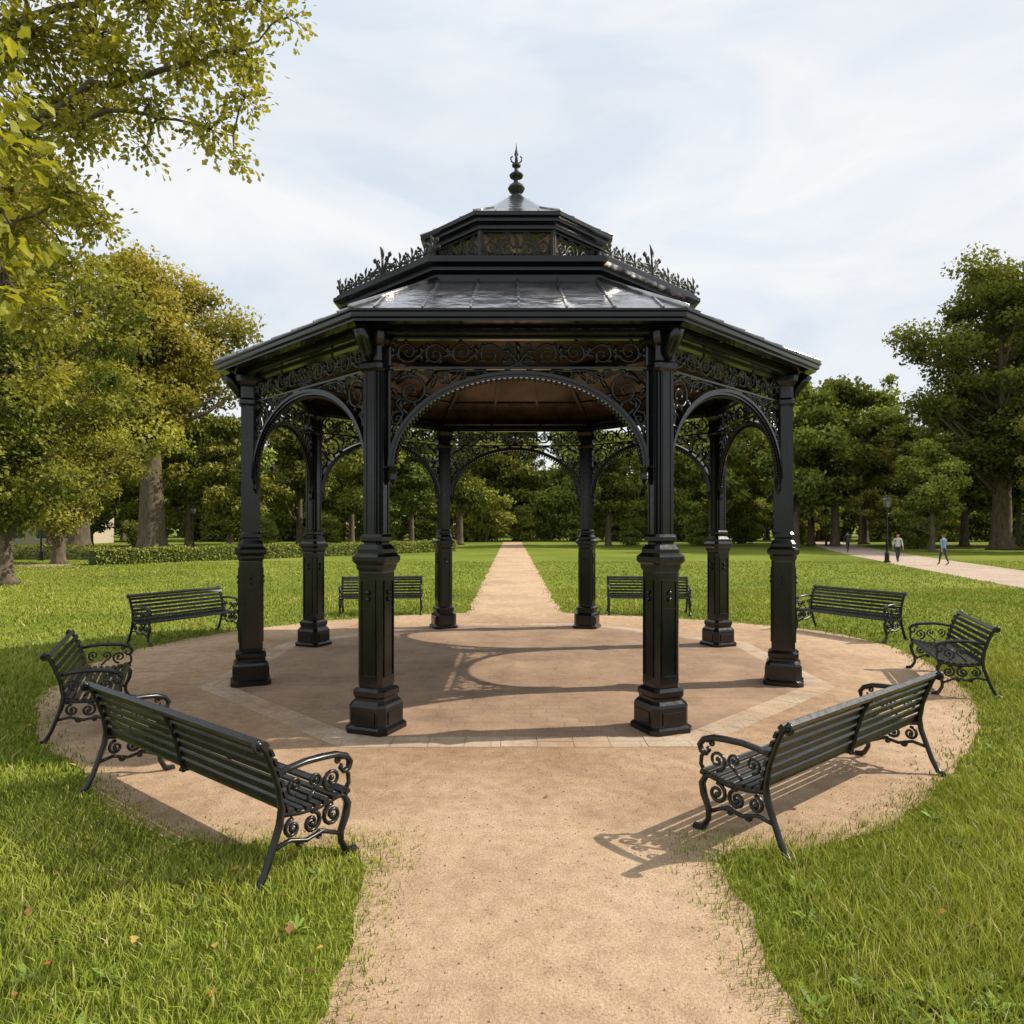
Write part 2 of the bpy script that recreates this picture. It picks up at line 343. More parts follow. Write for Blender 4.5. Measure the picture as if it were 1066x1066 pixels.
ring(mb,[(1.24,5.70),(1.40,5.70),(1.40,5.84),(1.43,5.85),(1.43,5.89),(1.24,5.89)],0,True)
ring(mb,[(1.2,6.40),(1.43,6.40),(1.43,6.45),(1.52,6.475),(1.52,6.52),(1.58,6.535),(1.58,6.585),(1.2,6.585)],0,True)
obj('cornices',mb.mesh('cornices',[M_IRON]),band)
mb=MB()
ring(mb,[(4.475,4.40),(2.66,5.27)]); ring(mb,[(2.83,5.522),(1.36,5.78)]); ring(mb,[(1.585,6.588),(.9,6.91),(.12,7.46)])
def seams(r0,z0,r1,z1,n,rad=.016):
    for k in range(8):
        A=Vector(oct_pt(r0,k,z0));B=Vector(oct_pt(r0,k+1,z0));C=Vector(oct_pt(r1,k,z1));D=Vector(oct_pt(r1,k+1,z1))
        up=Vector((0,0,.012))
        mb.tube([A+up,C+up],rad*2.0,6)
        t=(B-A).normalized(); L0=(B-A).length; L1=(D-C).length
        mid0=(A+B)/2; mid1=(C+D)/2
        for i in range(n):
            u=(-.5+(i+.5)/n)*L0
            s0=mid0+t*u
            if abs(u)<=L1/2: e=mid1+t*u
            else:
                f=(L0/2-abs(u))/((L0-L1)/2); e=mid0.lerp(mid1,f)+t*u
            mb.tube([s0+up*.8,e+up*.8],rad,4,ref=(0,0,1))
seams(4.475,4.40,2.66,5.27,7)
seams(1.585,6.588,.9,6.91,2,.008)
obj('metal_roof',mb.mesh('metal_roof',[M_ROOF]),band)
mb=MB()
ring(mb,[(4.29,4.30),(2.63,5.10)]); ring(mb,[(2.61,5.10),(2.61,5.30),(1.0,5.40)]); ring(mb,[(1.25,6.395),(.05,6.55)])
vs=[oct_pt(1.02,k,5.40) for k in range(8)]; mb.add(vs,[tuple(range(8))])
for k in range(8):
    A=Vector(oct_pt(4.2,k,4.335)); B=Vector(oct_pt(2.63,k,5.085)); mb.tube([A,B],.045,4)
    for f in (.33,.66):
        A=Vector(oct_pt(4.2,k,4.33)).lerp(Vector(oct_pt(4.2,k+1,4.33)),f); B=Vector(oct_pt(2.63,k,5.08)).lerp(Vector(oct_pt(2.63,k+1,5.08)),f); mb.tube([A,B],.03,4)
ring(mb,[(3.4,4.70),(3.5,4.66),(3.5,4.72)],0)
obj('ceiling',mb.mesh('ceiling',[M_CEIL]),band)
# cresting
mb=MB(); o=Orn(mb,0,0)
hl=2.80*math.sin(pi/8)
mb.box((0,0,.03),(2*hl,.025,.02)); mb.box((0,0,.005),(2*hl,.04,.025))
o.palmette(0,.03,.40,.019,3); o.scroll(.13,.10,.075,pi,-1,True,.016); o.scroll(.11,.22,.045,pi,-1,True,.012)
for u,h in ((.40,.21),(.66,.2),(.92,.2)): o.palmette(u,.03,h,.013,2,True)
for u in (.27,.53,.79): o.scroll(u,.10,.06,-pi/2,1,True,.013); o.dot(u,.185,.022,True); o.leaf(u-.03,.05,2.2,.12,.014,True)
o.palmette(hl,.03,.24,.014,2); 
me=mb.mesh('roof_cresting',[M_CREST]); ap=2.78*math.cos(pi/8)
for k in (1,2,3,5,6,7):
    a=k*pi/4; obj('roof_cresting',me,band,(ap*math.sin(a),-ap*math.cos(a),5.52),a)
mb=MB(); o=Orn(mb,0,0); hl=1.36*math.sin(pi/8)
o.rinceau(.05,hl-.05,6.14,.17,2,.015,True); o.palmette(0,5.92,.42,.014,3)
o.scroll(.13,6.32,.06,0,1,True,.012); o.scroll(.34,5.99,.06,0,1,True,.012); o.scroll(.36,6.31,.05,0,1,True,.011); o.scroll(.12,5.98,.05,0,1,True,.011)
for v in (5.905,6.385): mb.box((0,0,v),(2*hl-.06,.03,.022))
mb.box((hl,0,6.145),(.065,.06,.51)); mb.box((-hl,0,6.145),(.065,.055,.508))
me=mb.mesh('lantern_panel',[M_CREST]); ap=1.36*math.cos(pi/8)
for k in range(8):
    a=k*pi/4; obj('lantern_panel',me,band,(ap*math.sin(a),-ap*math.cos(a),0),a)
mb=MB()
C16=[(math.cos(2*pi*i/14),math.sin(2*pi*i/14)) for i in range(14)]
mb.loft(C16,[(.17,7.38),(.15,7.44),(.09,7.47),(.07,7.51),(.12,7.56),(.14,7.60),(.11,7.65),(.05,7.69),(.04,7.75),(.10,7.78),(.115,7.81),(.09,7.84),(.035,7.88),(.03,7.93),(.07,7.96),(.07,7.99),(.028,8.02),(.022,8.12),(.035,8.15),(.012,8.24),(.002,8.34)],0)
for k in range(4):
    a=k*pi/2
    mb.tube([(.02*math.cos(a),.02*math.sin(a),8.0),(.08*math.cos(a),.08*math.sin(a),8.04),(.09*math.cos(a),.09*math.sin(a),8.10),(.06*math.cos(a),.06*math.sin(a),8.12)],.012,5)
me=mb.mesh('finial',[M_CREST]); obj('finial',me,band)
# ------------------------------------------------------------ BENCHES
def bench_mesh(L,frames,strap=False):
    mb=MB()
    def sl(y,z,w,t,ang): mb.box((0,y,z),(L,w,t),0,Matrix.Rotation(ang,3,'X'))
    for i in range(7):
        t=i/6; y=-.13+.40*t; z=.435-.03*math.sin(pi*t*.9)+.012*t; sl(y,z,.044,.022,.12*math.cos(pi*t)*-1)
    sl(.30,.43,.03,.045,.6)
    prof=[(-.165,.475),(-.178,.545),(-.195,.615),(-.215,.685),(-.24,.755),(-.268,.82)]
    for i,(y,z) in enumerate(prof): sl(y+.012,z,.018,.047,.22+.04*i)
    sl(-.305,.875,.045,.045,.7)
    if strap:
        mb.tube([(0,-.15,.40),(0,-.178,.50),(0,-.20,.60),(0,-.235,.72),(0,-.285,.83),(0,-.31,.86)],.016,6,0,flat=1.6,ref=(1,0,0))
        mb.tube([(0,-.18,.42),(0,-.05,.395),(0,.1,.385),(0,.30,.41)],.014,6,0)
    for fi,x in enumerate([-L/2+.03+(L-.06)*i/(frames-1) for i in range(frames)]):
        def T(p,r,flat=1.25): mb.tube([(x,y,z) for y,z in p],r,7,0,flat=flat,ref=(1,0,0))
        def sp(cy,cz,Rr,a,d,turns=1.3,r=.012): 
            p=spiral(cy,cz,Rr,a,d,turns,18); T(p,[r*(1-.3*i/18) for i in range(19)]); mb.blob((x,p[-1][0],p[-1][1]),r*1.5)
        T([(-.37,.012),(-.33,.03),(-.28,.12),(-.235,.24),(-.19,.36),(-.175,.46),(-.20,.60),(-.24,.72),(-.285,.83),(-.33,.885),(-.355,.90)],[.025,.023,.021,.021,.023,.023,.02,.02,.02,.02,.015])
        sp(-.33,.865,.04,pi/2,1,1.1,.014)
        T([(-.40,.010),(-.34,.012)],.024)
        T([(.36,.012),(.31,.03),(.27,.10),(.27,.17),(.31,.26),(.325,.34),(.29,.40),(.22,.42)],[.025,.023,.02,.021,.025,.025,.022,.02])
        T([(.39,.012),(.32,.012)],.024)
        T([(-.18,.42),(-.05,.395),(.1,.385),(.22,.405),(.33,.42)],.021)
        sp(.20,.30,.075,pi/2,1,1.5,.015); sp(.04,.30,.07,pi/2,-1,1.5,.015); sp(-.10,.31,.06,pi/2,1,1.4,.014)
        T([(-.24,.22),(-.12,.24),(0,.20),(.12,.22),(.27,.15)],.015)
        sp(.10,.20,.035,0,1,1.2,.011); sp(-.05,.21,.03,0,-1,1.2,.011)
        T([(-.22,.665),(-.12,.69),(0,.70),(.12,.695),(.23,.685),(.31,.655),(.345,.61),(.33,.565),(.29,.555),(.265,.585),(.28,.61)],[.016,.02,.022,.023,.023,.022,.02,.018,.016,.014,.012],1.4)
        T([(.30,.42),(.335,.47),(.33,.53),(.30,.57)],.014)
        sp(.20,.53,.075,-pi/2,-1,1.4,.013); sp(.06,.56,.055,-pi/2,1,1.3,.011)
        sp(.25,.64,.035,0,1,1.1,.010); T([(.06,.50),(.0,.44)],.011)
        sp(-.08,.57,.06,-pi/2,-1,1.3,.011)
    return mb.mesh('park_bench',[M_BENCH])
BL=bench_mesh(2.6,2,True); BS=bench_mesh(2.0,2); BT=bench_mesh(1.8,2)
def bench(me,x,y,fx,fy): return obj('park_bench',me,None,(x,y,.004),math.atan2(fy,fx)-pi/2)
bench(BL,-2.30,-6.0,.62,.785)
bench(BL,2.56,-5.62,-.634,.773)
bench(BT,-4.76,-3.28,.90,.43)
bench(BS,-6.35,2.40,.87,-.49)
bench(BS,-3.22,6.0,.12,-1)
bench(BS,3.36,6.0,-.10,-1)
bench(BS,6.72,2.75,-.86,-.5)
bench(BT,6.12,-1.45,-.94,.34)
# ------------------------------------------------------------ GROUND, PATHS
def smin(a,b,k):
    h=np.clip(.5+.5*(b-a)/k,0,1); return b*(1-h)+a*h-k*h*(1-h)
def wob(x,y):
    return .9*(.026*np.sin(1.1*x+1.3*y)+.028*np.sin(-2.3*x+1.7*y+1)+.022*np.sin(6.1*x+4.3*y+2)+.014*np.sin(11*x-9*y)+.010*np.sin(19*x+15*y)+.007*np.sin(31*x-27*y))
def sdf(x,y):
    th=np.arctan2(x,-y)
    rc=6.22+.50*np.exp(-(np.abs(th)-.36)**2/.045)+.85*np.exp(-((th-1.95)/.42)**2)+.40*np.exp(-((th+1.75)/.55)**2)
    c=np.sqrt(x*x+y*y)-rc
    w=np.where(y<0,1.04,1.12); xc=np.where(y<0,.19,.06)
    s=np.abs(x-xc)-w
    s=np.maximum(s,y-77)
    return smin(c,s,.45)+wob(x,y)
lawn=MB(); S=1200; lawn.add([(-S,-S,0),(S,-S,0),(S,S,0),(-S,S,0)],[(0,1,2,3)])
obj('lawn',lawn.mesh('lawn',[M_LAWN]),None,(0,0,-.004))
def grid_sheet(name,f,x0,x1,y0,y1,h,z,mat):
    xs=np.arange(x0,x1+h,h); ys=np.arange(y0,y1+h,h); X,Y=np.meshgrid(xs,ys)
    cx=(X[:-1,:-1]+h/2); cy=(Y[:-1,:-1]+h/2); sel=f(cx,cy)<0
    cnt=np.zeros(X.shape,int)
    for a in (0,1):
        for b in (0,1): cnt[a:a+sel.shape[0],b:b+sel.shape[1]]+=sel
    px=X.copy();py=Y.copy(); bd=(cnt>0)&(cnt<4)
    for it in range(3):
        d=f(px,py); e=.01; gx=(f(px+e,py)-d)/e; gy=(f(px,py+e)-d)/e; g=np.maximum(gx*gx+gy*gy,.25)
        mx=np.clip(d*gx/g,-h*.7,h*.7); my=np.clip(d*gy/g,-h*.7,h*.7)
        px=np.where(bd,px-mx,px); py=np.where(bd,py-my,py)
    idx=-np.ones(X.shape,int); u=cnt>0; idx[u]=np.arange(u.sum())
    V=np.stack([px[u],py[u],np.zeros(u.sum())],1)
    i,j=np.nonzero(sel); q=np.stack([idx[i,j],idx[i,j+1],idx[i+1,j+1],idx[i+1,j]],1)
    me=np_mesh(name,V,q.ravel(),np.full(len(q),4),[mat]); return obj(name,me,None,(0,0,z))
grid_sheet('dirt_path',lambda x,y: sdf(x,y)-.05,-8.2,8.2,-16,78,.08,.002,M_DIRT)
def strip(name,pts,w,mat,z,x=0):
    mb=MB(); vs=[];P=[Vector(p) for p in pts]
    for i,p in enumerate(P):
        t=(P[min(i+1,len(P)-1)]-P[max(i-1,0)]).normalized(); n=Vector((-t.y,t.x))
        k=1+.03*math.sin(i*1.7); vs+= [(p.x+n.x*w/2*k,p.y+n.y*w/2*k,0),(p.x-n.x*w/2*k,p.y-n.y*w/2*k,0)]
    mb.add(vs,[(2*i,2*i+1,2*i+3,2*i+2) for i in range(len(P)-1)]); return obj(name,mb.mesh(name,[mat]),None,(x,0,z))
strip('gravel_path',[(11+.24*y+.0012*(y-20)**2,y-2) for y in range(-30,100,3)],4.4,M_PATH,.003,5.4)
strip('gravel_path',[(-90+i*3,28-.003*i*i) for i in range(0,23)],2.2,M_PATH,.003)
def rp(y): return 11+.24*(y+2)+.0012*(y+2-20)**2+5.4
# ------------------------------------------------------------ GRASS BLADES
def blades(n,d0,d1,hh,ww,marg=2.0):
    u=rng.random(n); a=d0**2; b=d1**2
    d=np.sqrt(a+(b-a)*u); x=(rng.random(n)*2-1)*(d*.76+marg); y=d-11.2
    s=sdf(x,y); g=rng.random(n)
    keep=(s>.05-.36*g**3.2)
    keep&=np.abs(x-rp(y))>2.3
    x,y,s,d=x[keep],y[keep],s[keep],d[keep]; n=len(x)
    patch=.5+.5*np.sin(x*1.7+np.sin(y*1.3)*1.5)*np.sin(y*2.1+np.sin(x*.9)*2)
    patch2=.5+.5*np.sin(x*.53+1+np.sin(y*.7)*1.2)*np.sin(y*.61+np.sin(x*.45)*2)
    patch3=.5+.5*np.sin(x*5.3+np.sin(y*4.1)*1.7)*np.sin(y*4.7+np.sin(x*3.9)*2)
    h=hh*(.35+.9*rng.random(n))*(.6+.5*patch+.4*patch3)*np.clip(.55+s*.9,.35,1)*(1+.25*np.clip((s-1.2)*.6,0,1)*(d<7))
    w=ww*(.6+.8*rng.random(n)); th=rng.random(n)*2*pi; ph=rng.random(n)*2*pi+patch3*3; le=h*(.15+.95*rng.random(n)**1.2)
    cx,sx=np.cos(th),np.sin(th); lx,ly=np.cos(ph)*le,np.sin(ph)*le
    V=np.zeros((n,5,3))
    V[:,0]=np.stack([x-cx*w/2,y-sx*w/2,0*x-.002],1); V[:,1]=np.stack([x+cx*w/2,y+sx*w/2,0*x-.002],1)
    V[:,2]=np.stack([x+cx*w*.4+lx*.35,y+sx*w*.4+ly*.35,h*.6],1); V[:,3]=np.stack([x-cx*w*.4+lx*.35,y-sx*w*.4+ly*.35,h*.6],1)
    V[:,4]=np.stack([x+lx,y+ly,h],1)
    c1=np.array([.12,.20,.020]); c2=np.array([.39,.41,.062]); c3=np.array([.55,.47,.22])
    t=np.clip(.25*patch+.45*patch2+.15*patch3+.45*rng.random(n)-.12,0,1)[:,None]; col=c1*(1-t)+c2*t
    dry=(rng.random(n)<.04+.08*patch2*patch)[:,None]; col=np.where(dry,c3,col)
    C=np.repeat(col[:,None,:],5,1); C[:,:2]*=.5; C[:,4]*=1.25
    return V.reshape(-1,3),C.reshape(-1,3),n
Vs=[];Cs=[];nt_=0
for args in ((180000,2.2,6.0,.09,.0060),(150000,6.0,12.0,.08,.011),(90000,12.0,24.0,.065,.021),(40000,24,42,.06,.04)):
    V,C,n=blades(*args); Vs.append(V);Cs.append(C);nt_+=n
V=np.concatenate(Vs);C=np.concatenate(Cs)
base=np.arange(nt_)[:,None]*5
loops=(base+np.array([[0,1,2,3,3,2,4]])).ravel(); sizes=np.tile([4,3],nt_)
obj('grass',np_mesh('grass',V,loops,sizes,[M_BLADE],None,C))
def leafcloud(cen,dirs,nrm,size,col,tmpl,faces):
    dirs=dirs/np.linalg.norm(dirs,axis=1,keepdims=True); sd=np.cross(nrm,dirs); sd/=np.linalg.norm(sd,axis=1,keepdims=True)+1e-9; nn=np.cross(dirs,sd)
    T=np.array(tmpl); k=len(T)
    V=cen[:,None,:]+size[:,None,None]*(T[None,:,0,None]*dirs[:,None,:]+T[None,:,1,None]*sd[:,None,:]+T[None,:,2,None]*nn[:,None,:])
    n=len(cen); loops=np.concatenate([ (np.arange(n)[:,None]*k+np.array(f)[None,:]) for f in faces],1).ravel()
    sizes=np.tile([len(f) for f in faces],n); return V.reshape(-1,3),loops,sizes,np.repeat(col,k,0)
RH=[(0,0,0),(.5,.33,.09),(1,0,-.04),(.5,-.33,.09)]; RHF=[(0,1,2,3)]
HX=[(0,0,0),(.22,.2,.03),(.45,.2,.05),(.6,.36,.08),(.8,.2,.04),(1,0,-.06),(.8,-.2,.04),(.6,-.36,.08),(.45,-.2,.05),(.22,-.2,.03),(.5,0,-.02)]
HXF=[(0,1,10,9),(1,2,3,10),(3,4,5,10),(5,6,7,10),(7,8,9,10)]
def randdir(n): v=rng.normal(size=(n,3)); return v/np.linalg.norm(v,axis=1,keepdims=True)
X=[];D=[];Sz=[];
for i in range(190):
    d=2.6+4.5*random.random(); x=(random.random()*2-1)*(d*.78); y=d-11.2
    if i>170: x=1.7+random.random()*.8; y=-8.25+random.random()*.35
    if sdf(np.array(x),np.array(y))<.12: continue
    m_=random.randint(5,9)
    for j in range(m_):
        a=2*pi*j/m_+random.random()*.5; X.append((x,y,.012)); D.append((math.cos(a),math.sin(a),.25+random.random()*.7)); Sz.append(.045+.06*random.random())
X=np.array(X);D=np.array(D);Sz=np.array(Sz); nr=np.tile([0,0,1.],(len(X),1))+.2*randdir(len(X))
col=np.array([.19,.28,.055])*(.7+.7*rng.random((len(X),1)))
V,l,s_,C=leafcloud(X,D,nr,Sz,col,[(0,0,0),(.35,.10,.05),(.7,.14,.03),(1,0,-.1),(.7,-.14,.03),(.35,-.10,.05)],[(0,1,2,3,4,5)])
obj('clover_weeds',np_mesh('clover_weeds',V,l,s_,[M_BLADE],None,C))
n=300; d=np.sqrt(6+(13**2-6)*rng.random(n)**1.3); x=(rng.random(n)*2-1)*(d*.8); y=d-11.2; s=sdf(x,y); k=((s>.1)&(x<0)|(s>.1)&(rng.random(n)<.3))|(rng.random(n)<.02); x=x[k];y=y[k];s=s[k];n=len(x)
z=np.where(s>.1,.055,.012)+.012*rng.random(n)
th=rng.random(n)*2*pi; D=np.stack([np.cos(th),np.sin(th),.25*rng.normal(size=n)],1); nr=np.tile([0,0,1.],(n,1))+.35*randdir(n)
cc=np.array([[.38,.16,.05],[.27,.13,.06],[.42,.28,.08],[.2,.11,.05]])[rng.integers(0,4,n)]
V,l,s_,C=leafcloud(np.stack([x,y,z],1),D,nr,.035+.045*rng.random(n),cc,HX,HXF)
obj('fallen_leaves',np_mesh('fallen_leaves',V,l,s_,[M_FALLEN],None,C))
n=9000; d=np.sqrt(6+(9**2-6)*rng.random(n)); x=(rng.random(n)*2-1)*(d*.8); y=d-11.2; k=sdf(x,y)<.05; x=x[k];y=y[k];n=len(x)
rr=.0024+.006*rng.random(n)**3; base=np.array([[1,0,0],[0,1,0],[-1,0,0],[0,-1,0],[0,0,.8],[0,0,-.8]])
V=np.stack([x,y,.004+rr*.3],1)[:,None,:]+rr[:,None,None]*(base[None]*(.7+.6*rng.random((n,6,1))))
F=[(0,1,4),(1,2,4),(2,3,4),(3,0,4),(1,0,5),(2,1,5),(3,2,5),(0,3,5)]
l=np.concatenate([(np.arange(n)[:,None]*6+np.array(f)[None]) for f in F],1).ravel()
obj('gravel',np_mesh('gravel',V.reshape(-1,3),l,np.full(8*n,3),[simple('pebble',(.42,.32,.24),.9,.4,40)]))
# ------------------------------------------------------------ TREES
def join_parts(name,mb,lv,ll,ls,lc,leafm):
    nv=len(mb.v); V=np.concatenate([np.array(mb.v,float),lv]); 
    bl=np.array([i for f in mb.f for i in f],int); bs=np.array([len(f) for f in mb.f],int)
    loops=np.concatenate([bl,ll+nv]); sizes=np.concatenate([bs,ls]); mi=np.concatenate([np.zeros(len(bs)),np.ones(len(ls))]).astype(int)
    C=np.concatenate([np.full((nv,3),.1),lc])
    sm=np.concatenate([np.ones(len(bs)),np.zeros(len(ls))]).astype(bool)
    return np_mesh(name,V,loops,sizes,[M_BARK,leafm],mi,C,sm)
def tree_mesh(name,H,cb,rx,nl,ls,cdark,clight,lobes=60,tr=None,seed=1,lean=0,lr=(.10,.15),mat=None):
    rg=np.random.default_rng(seed); rnd=random.Random(seed); mb=MB(); tr=tr or H*.028
    tp=[Vector((lean*(t**2)+.15*math.sin(t*5+seed)*t*H*.04,.1*math.cos(t*4+seed)*t*H*.04,H*.78*t)) for t in (0,.02,.06,.15,.3,.5,.7,.85,1)]
    mb.tube(tp,[tr*1.7,tr*1.3,tr*1.08,tr,tr*.85,tr*.6,tr*.4,tr*.22,.02],10)
    zc=(H+cb)/2; rz=(H-cb)/2; L=[]
    ph=rnd.random()*6
    for i in range(lobes):
        v=rg.normal(size=3); v/=np.linalg.norm(v); u=.32+.66*rg.random()**.6
        az=math.atan2(v[1],v[0]); wf=.82+.22*math.sin(3*az+ph)+.12*math.sin(15*v[2]+ph*2)
        hz=v[2]*u; wid=1.0-.25*max(hz,0)
        p=np.array([v[0]*rx*u*wf*wid+lean*.7,v[1]*rx*u*wf*wid,zc+v[2]*rz*u*(.93+.08*math.sin(az*2+ph))]); r=rx*(lr[0]+lr[1]*rg.random()**1.3)
        L.append((p,r,u))
    cen=[];out=[];colr=[];tot=sum(r*r for _,r,_ in L)
    for p,r,u in L:
        n=int(nl*r*r/tot); v=rg.normal(size=(n,3)); v/=np.linalg.norm(v,axis=1,keepdims=True)
        q=rg.normal(size=(11,3)); q/=np.linalg.norm(q,axis=1,keepdims=True); dd=np.max(v@q.T,1); rad=(.35+.75*rg.random(n)**.6)*(.45+.85*np.clip((dd-.55)*2.2,0,1))
        c=p+v*r*rad[:,None]*np.array([1.25,1.25,.8]); cen.append(c); out.append(v)
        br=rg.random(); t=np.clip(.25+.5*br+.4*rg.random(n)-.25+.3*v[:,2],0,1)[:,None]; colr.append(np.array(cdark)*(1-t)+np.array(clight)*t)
        zt=max(cb*.55,min(p[2]-.5*np.hypot(p[0],p[1])-.1*H*rnd.random(),H*.74)); f=zt/(H*.78)
        s0=Vector((lean*f*f,0,zt)); e=Vector(p); md=s0.lerp(e,.5)+Vector((rnd.uniform(-.3,.3),rnd.uniform(-.3,.3),-.06*(e-s0).length))
        r0=tr*.34*(1-f*.5); mb.tube([s0,md,e],[r0,r0*.55,r0*.15],5)
        for j in range(3):
            w=Vector(rg.normal(size=3)).normalized()*r*.8; mb.tube([md.lerp(e,.6),e+w],[r0*.25,r0*.05],4)
    cen=np.concatenate(cen);out=np.concatenate(out);colr=np.concatenate(colr);n=len(cen)
    dirs=rg.normal(size=(n,3))+out*.3+np.array([0,0,-.3]); nrm=out*1.0+rg.normal(size=(n,3))*.6+np.array([0,0,.5]); nrm/=np.linalg.norm(nrm,axis=1,keepdims=True)
    V,l,s,C=leafcloud(cen,dirs,nrm,ls*(.5+.9*rg.random(n)),colr,RH,RHF)
    return join_parts(name,mb,V,l,s,C,mat or M_LEAF)
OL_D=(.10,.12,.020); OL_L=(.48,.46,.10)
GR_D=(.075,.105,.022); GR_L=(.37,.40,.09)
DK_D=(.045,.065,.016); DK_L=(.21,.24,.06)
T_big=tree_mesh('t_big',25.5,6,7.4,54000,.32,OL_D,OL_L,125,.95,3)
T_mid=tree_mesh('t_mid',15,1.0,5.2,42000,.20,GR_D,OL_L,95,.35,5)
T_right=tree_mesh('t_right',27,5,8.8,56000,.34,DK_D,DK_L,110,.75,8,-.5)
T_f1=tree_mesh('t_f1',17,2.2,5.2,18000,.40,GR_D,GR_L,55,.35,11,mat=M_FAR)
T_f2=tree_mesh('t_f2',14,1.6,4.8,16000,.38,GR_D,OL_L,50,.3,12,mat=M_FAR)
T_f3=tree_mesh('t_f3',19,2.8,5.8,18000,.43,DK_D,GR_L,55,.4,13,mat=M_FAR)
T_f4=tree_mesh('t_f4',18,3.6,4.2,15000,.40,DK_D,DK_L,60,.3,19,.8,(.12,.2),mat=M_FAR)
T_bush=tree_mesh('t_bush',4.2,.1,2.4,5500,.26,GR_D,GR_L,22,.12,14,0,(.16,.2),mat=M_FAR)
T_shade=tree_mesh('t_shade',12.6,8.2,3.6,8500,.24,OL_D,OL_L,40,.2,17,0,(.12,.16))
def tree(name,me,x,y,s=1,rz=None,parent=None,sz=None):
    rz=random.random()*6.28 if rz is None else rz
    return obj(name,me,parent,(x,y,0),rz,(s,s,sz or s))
tree('added_shade_tree',T_shade,6.7,-8.8,1,1)  # unseen tree right of the view, added to cast dappled shade on the left lawn
tree('added_shade_tree',T_big,-28.5,44,1.0,.4)
tree('added_shade_tree',T_mid,-18.8,14.5,.95,1.2)
tree('added_shade_tree',T_big,-26.6,21,.9,1.9)
tree('added_shade_tree',T_mid,-25.5,28,.85,3.2)
tree('added_shade_tree',T_big,-38,50,.85,2.4)
tree('added_shade_tree',T_f2,-23.5,47,.8,2)
tree('oak_tree',T_right,43,50,1.0,1.0)
tree('oak_tree',T_right,53,60,.95,4.0)
tree('oak_tree',T_f3,33,60,.98,1.0)
tree('oak_tree',T_f1,34.5,46,.6,3.0)
tree('added_shade_tree',T_mid,44.5,44,.95,2.0)
tree('oak_tree',T_f3,40,68,1.05,5.0)
grp=empty('distant_trees')
mm=[T_f1,T_f2,T_f3,T_f4]
for i in range(30):
    x=-62+i*4.3+random.uniform(-1.2,1.2); y=57+random.uniform(-2,9)
    if abs(x)<3.4: continue
    if -24<x<-17: y+=8
    s=random.uniform(.74,1.02)*(1.0 if abs(x)>18 else .9)
    tree('tree_crown',random.choice(mm),x,y,s,None,grp,s*random.uniform(.88,1.12))
for i in range(24):
    x=-75+i*6.5+random.uniform(-1.5,1.5); y=84+random.uniform(-3,8)
    tree('tree_crown',random.choice(mm[:3]),x,y,random.uniform(.9,1.1),None,grp)
tree('tree_crown',T_f3,.6,86,1.0,1,grp)
grp2=empty('shrub_row')
for i in range(50):
    x=-95+i*4+random.uniform(-1.0,1.0); y=80+random.uniform(-1.5,4)+(.02*abs(x))
    tree('shrub',T_bush,x,y,random.uniform(1.1,1.7),None,grp2)
for i in range(30):
    x=-130+i*9+random.uniform(-1.0,1.0)
    tree('shrub',T_bush,x,112+random.uniform(-3,4),random.uniform(2.6,3.4),None,grp2)
for x,y,s in ((37,52,.7),(40,57,.8),(47,50,.9),(50,53,1.0),(31,66,.6),(-44,48,.8),(-34,52,.6),(-24,55,.7),(56,52,1.1),(-19,60,.8),(-14,64,.6),(13,64,.7),(20,63,.8),(27,70,1.0),(24,72,.9),(34,72,1.1)):
    tree('shrub',T_bush,x,y,s,None,grp2)
def near_tree(name,trunk,H,limbs,clusters,lsize,nleaf,cd,cl,seed,tr=.3,nsub=12,sub=.26,tmpl=HX,tf=HXF):
    rg=np.random.default_rng(seed); rnd=random.Random(seed); mb=MB(); tx,ty=trunk
    mb.tube([(tx,ty,0),(tx,ty,.3),(tx+.1,ty,H*.3),(tx-.1,ty+.1,H*.6),(tx,ty,H)],[tr*1.6,tr*1.1,tr,tr*.7,tr*.25],12)
    nodes=[]
    for pts,r in limbs:
        P=[Vector(p) for p in pts]; Q=[]
        for i in range(len(P)-1):
            for t in (0,.25,.5,.75):
                Q.append(P[i].lerp(P[i+1],t)+Vector([rnd.uniform(-1,1)*.05 for _ in range(3)]))
        Q.append(P[-1]); k=len(Q)
        mb.tube(Q,[r*(1-.85*i/(k-1)) for i in range(k)],7); nodes+= [(q,r*(1-.85*i/(k-1))) for i,q in enumerate(Q)]
    cen=[];dr=[];col=[]
    for (x,y,z,r) in clusters:
        c=Vector((x,y,z)); q,rq=min(nodes,key=lambda q:(q[0]-c).length)
        md=q.lerp(c,.5)+Vector((0,0,.12)); mb.tube([q,md,c],[max(rq*.6,.014),.018,.01],5)
        for j in range(int(nsub*(r/.7)**2)+3):
            v=Vector(rg.normal(size=3)).normalized()*r*(.25+.85*rnd.random()); v.z*=.75; e=c+v
            mb.tube([c,c+v*.5+Vector((0,0,.05)),e],[.011,.007,.004],4)
            n=int(nleaf*rnd.uniform(.6,1.3)); p=rg.normal(size=(n,3))*sub*.6; t=rg.random((n,1))*.7
            cen.append(np.array(e)*(1-t)+np.array(c)*t+p*(1-.3*t)); dr.append(p+np.array(v)*.4); b=rnd.random()
            tt=np.clip(.05+.55*b+.45*rg.random((n,1)),0,1); col.append(np.array(cd)*(1-tt)+np.array(cl)*tt)
    cen=np.concatenate(cen);dr=np.concatenate(dr);col=np.concatenate(col);n=len(cen)
    dr=dr+rg.normal(size=(n,3))*.15+np.array([0,0,-.12]); nrm=rg.normal(size=(n,3))*.6+np.array([0,0,1.])
    V,l,s,C=leafcloud(cen,dr,nrm,lsize*(.6+.7*rg.random(n)),col,tmpl,tf)
    return obj(name,join_parts(name,mb,V,l,s,C,M_NEARLEAF))
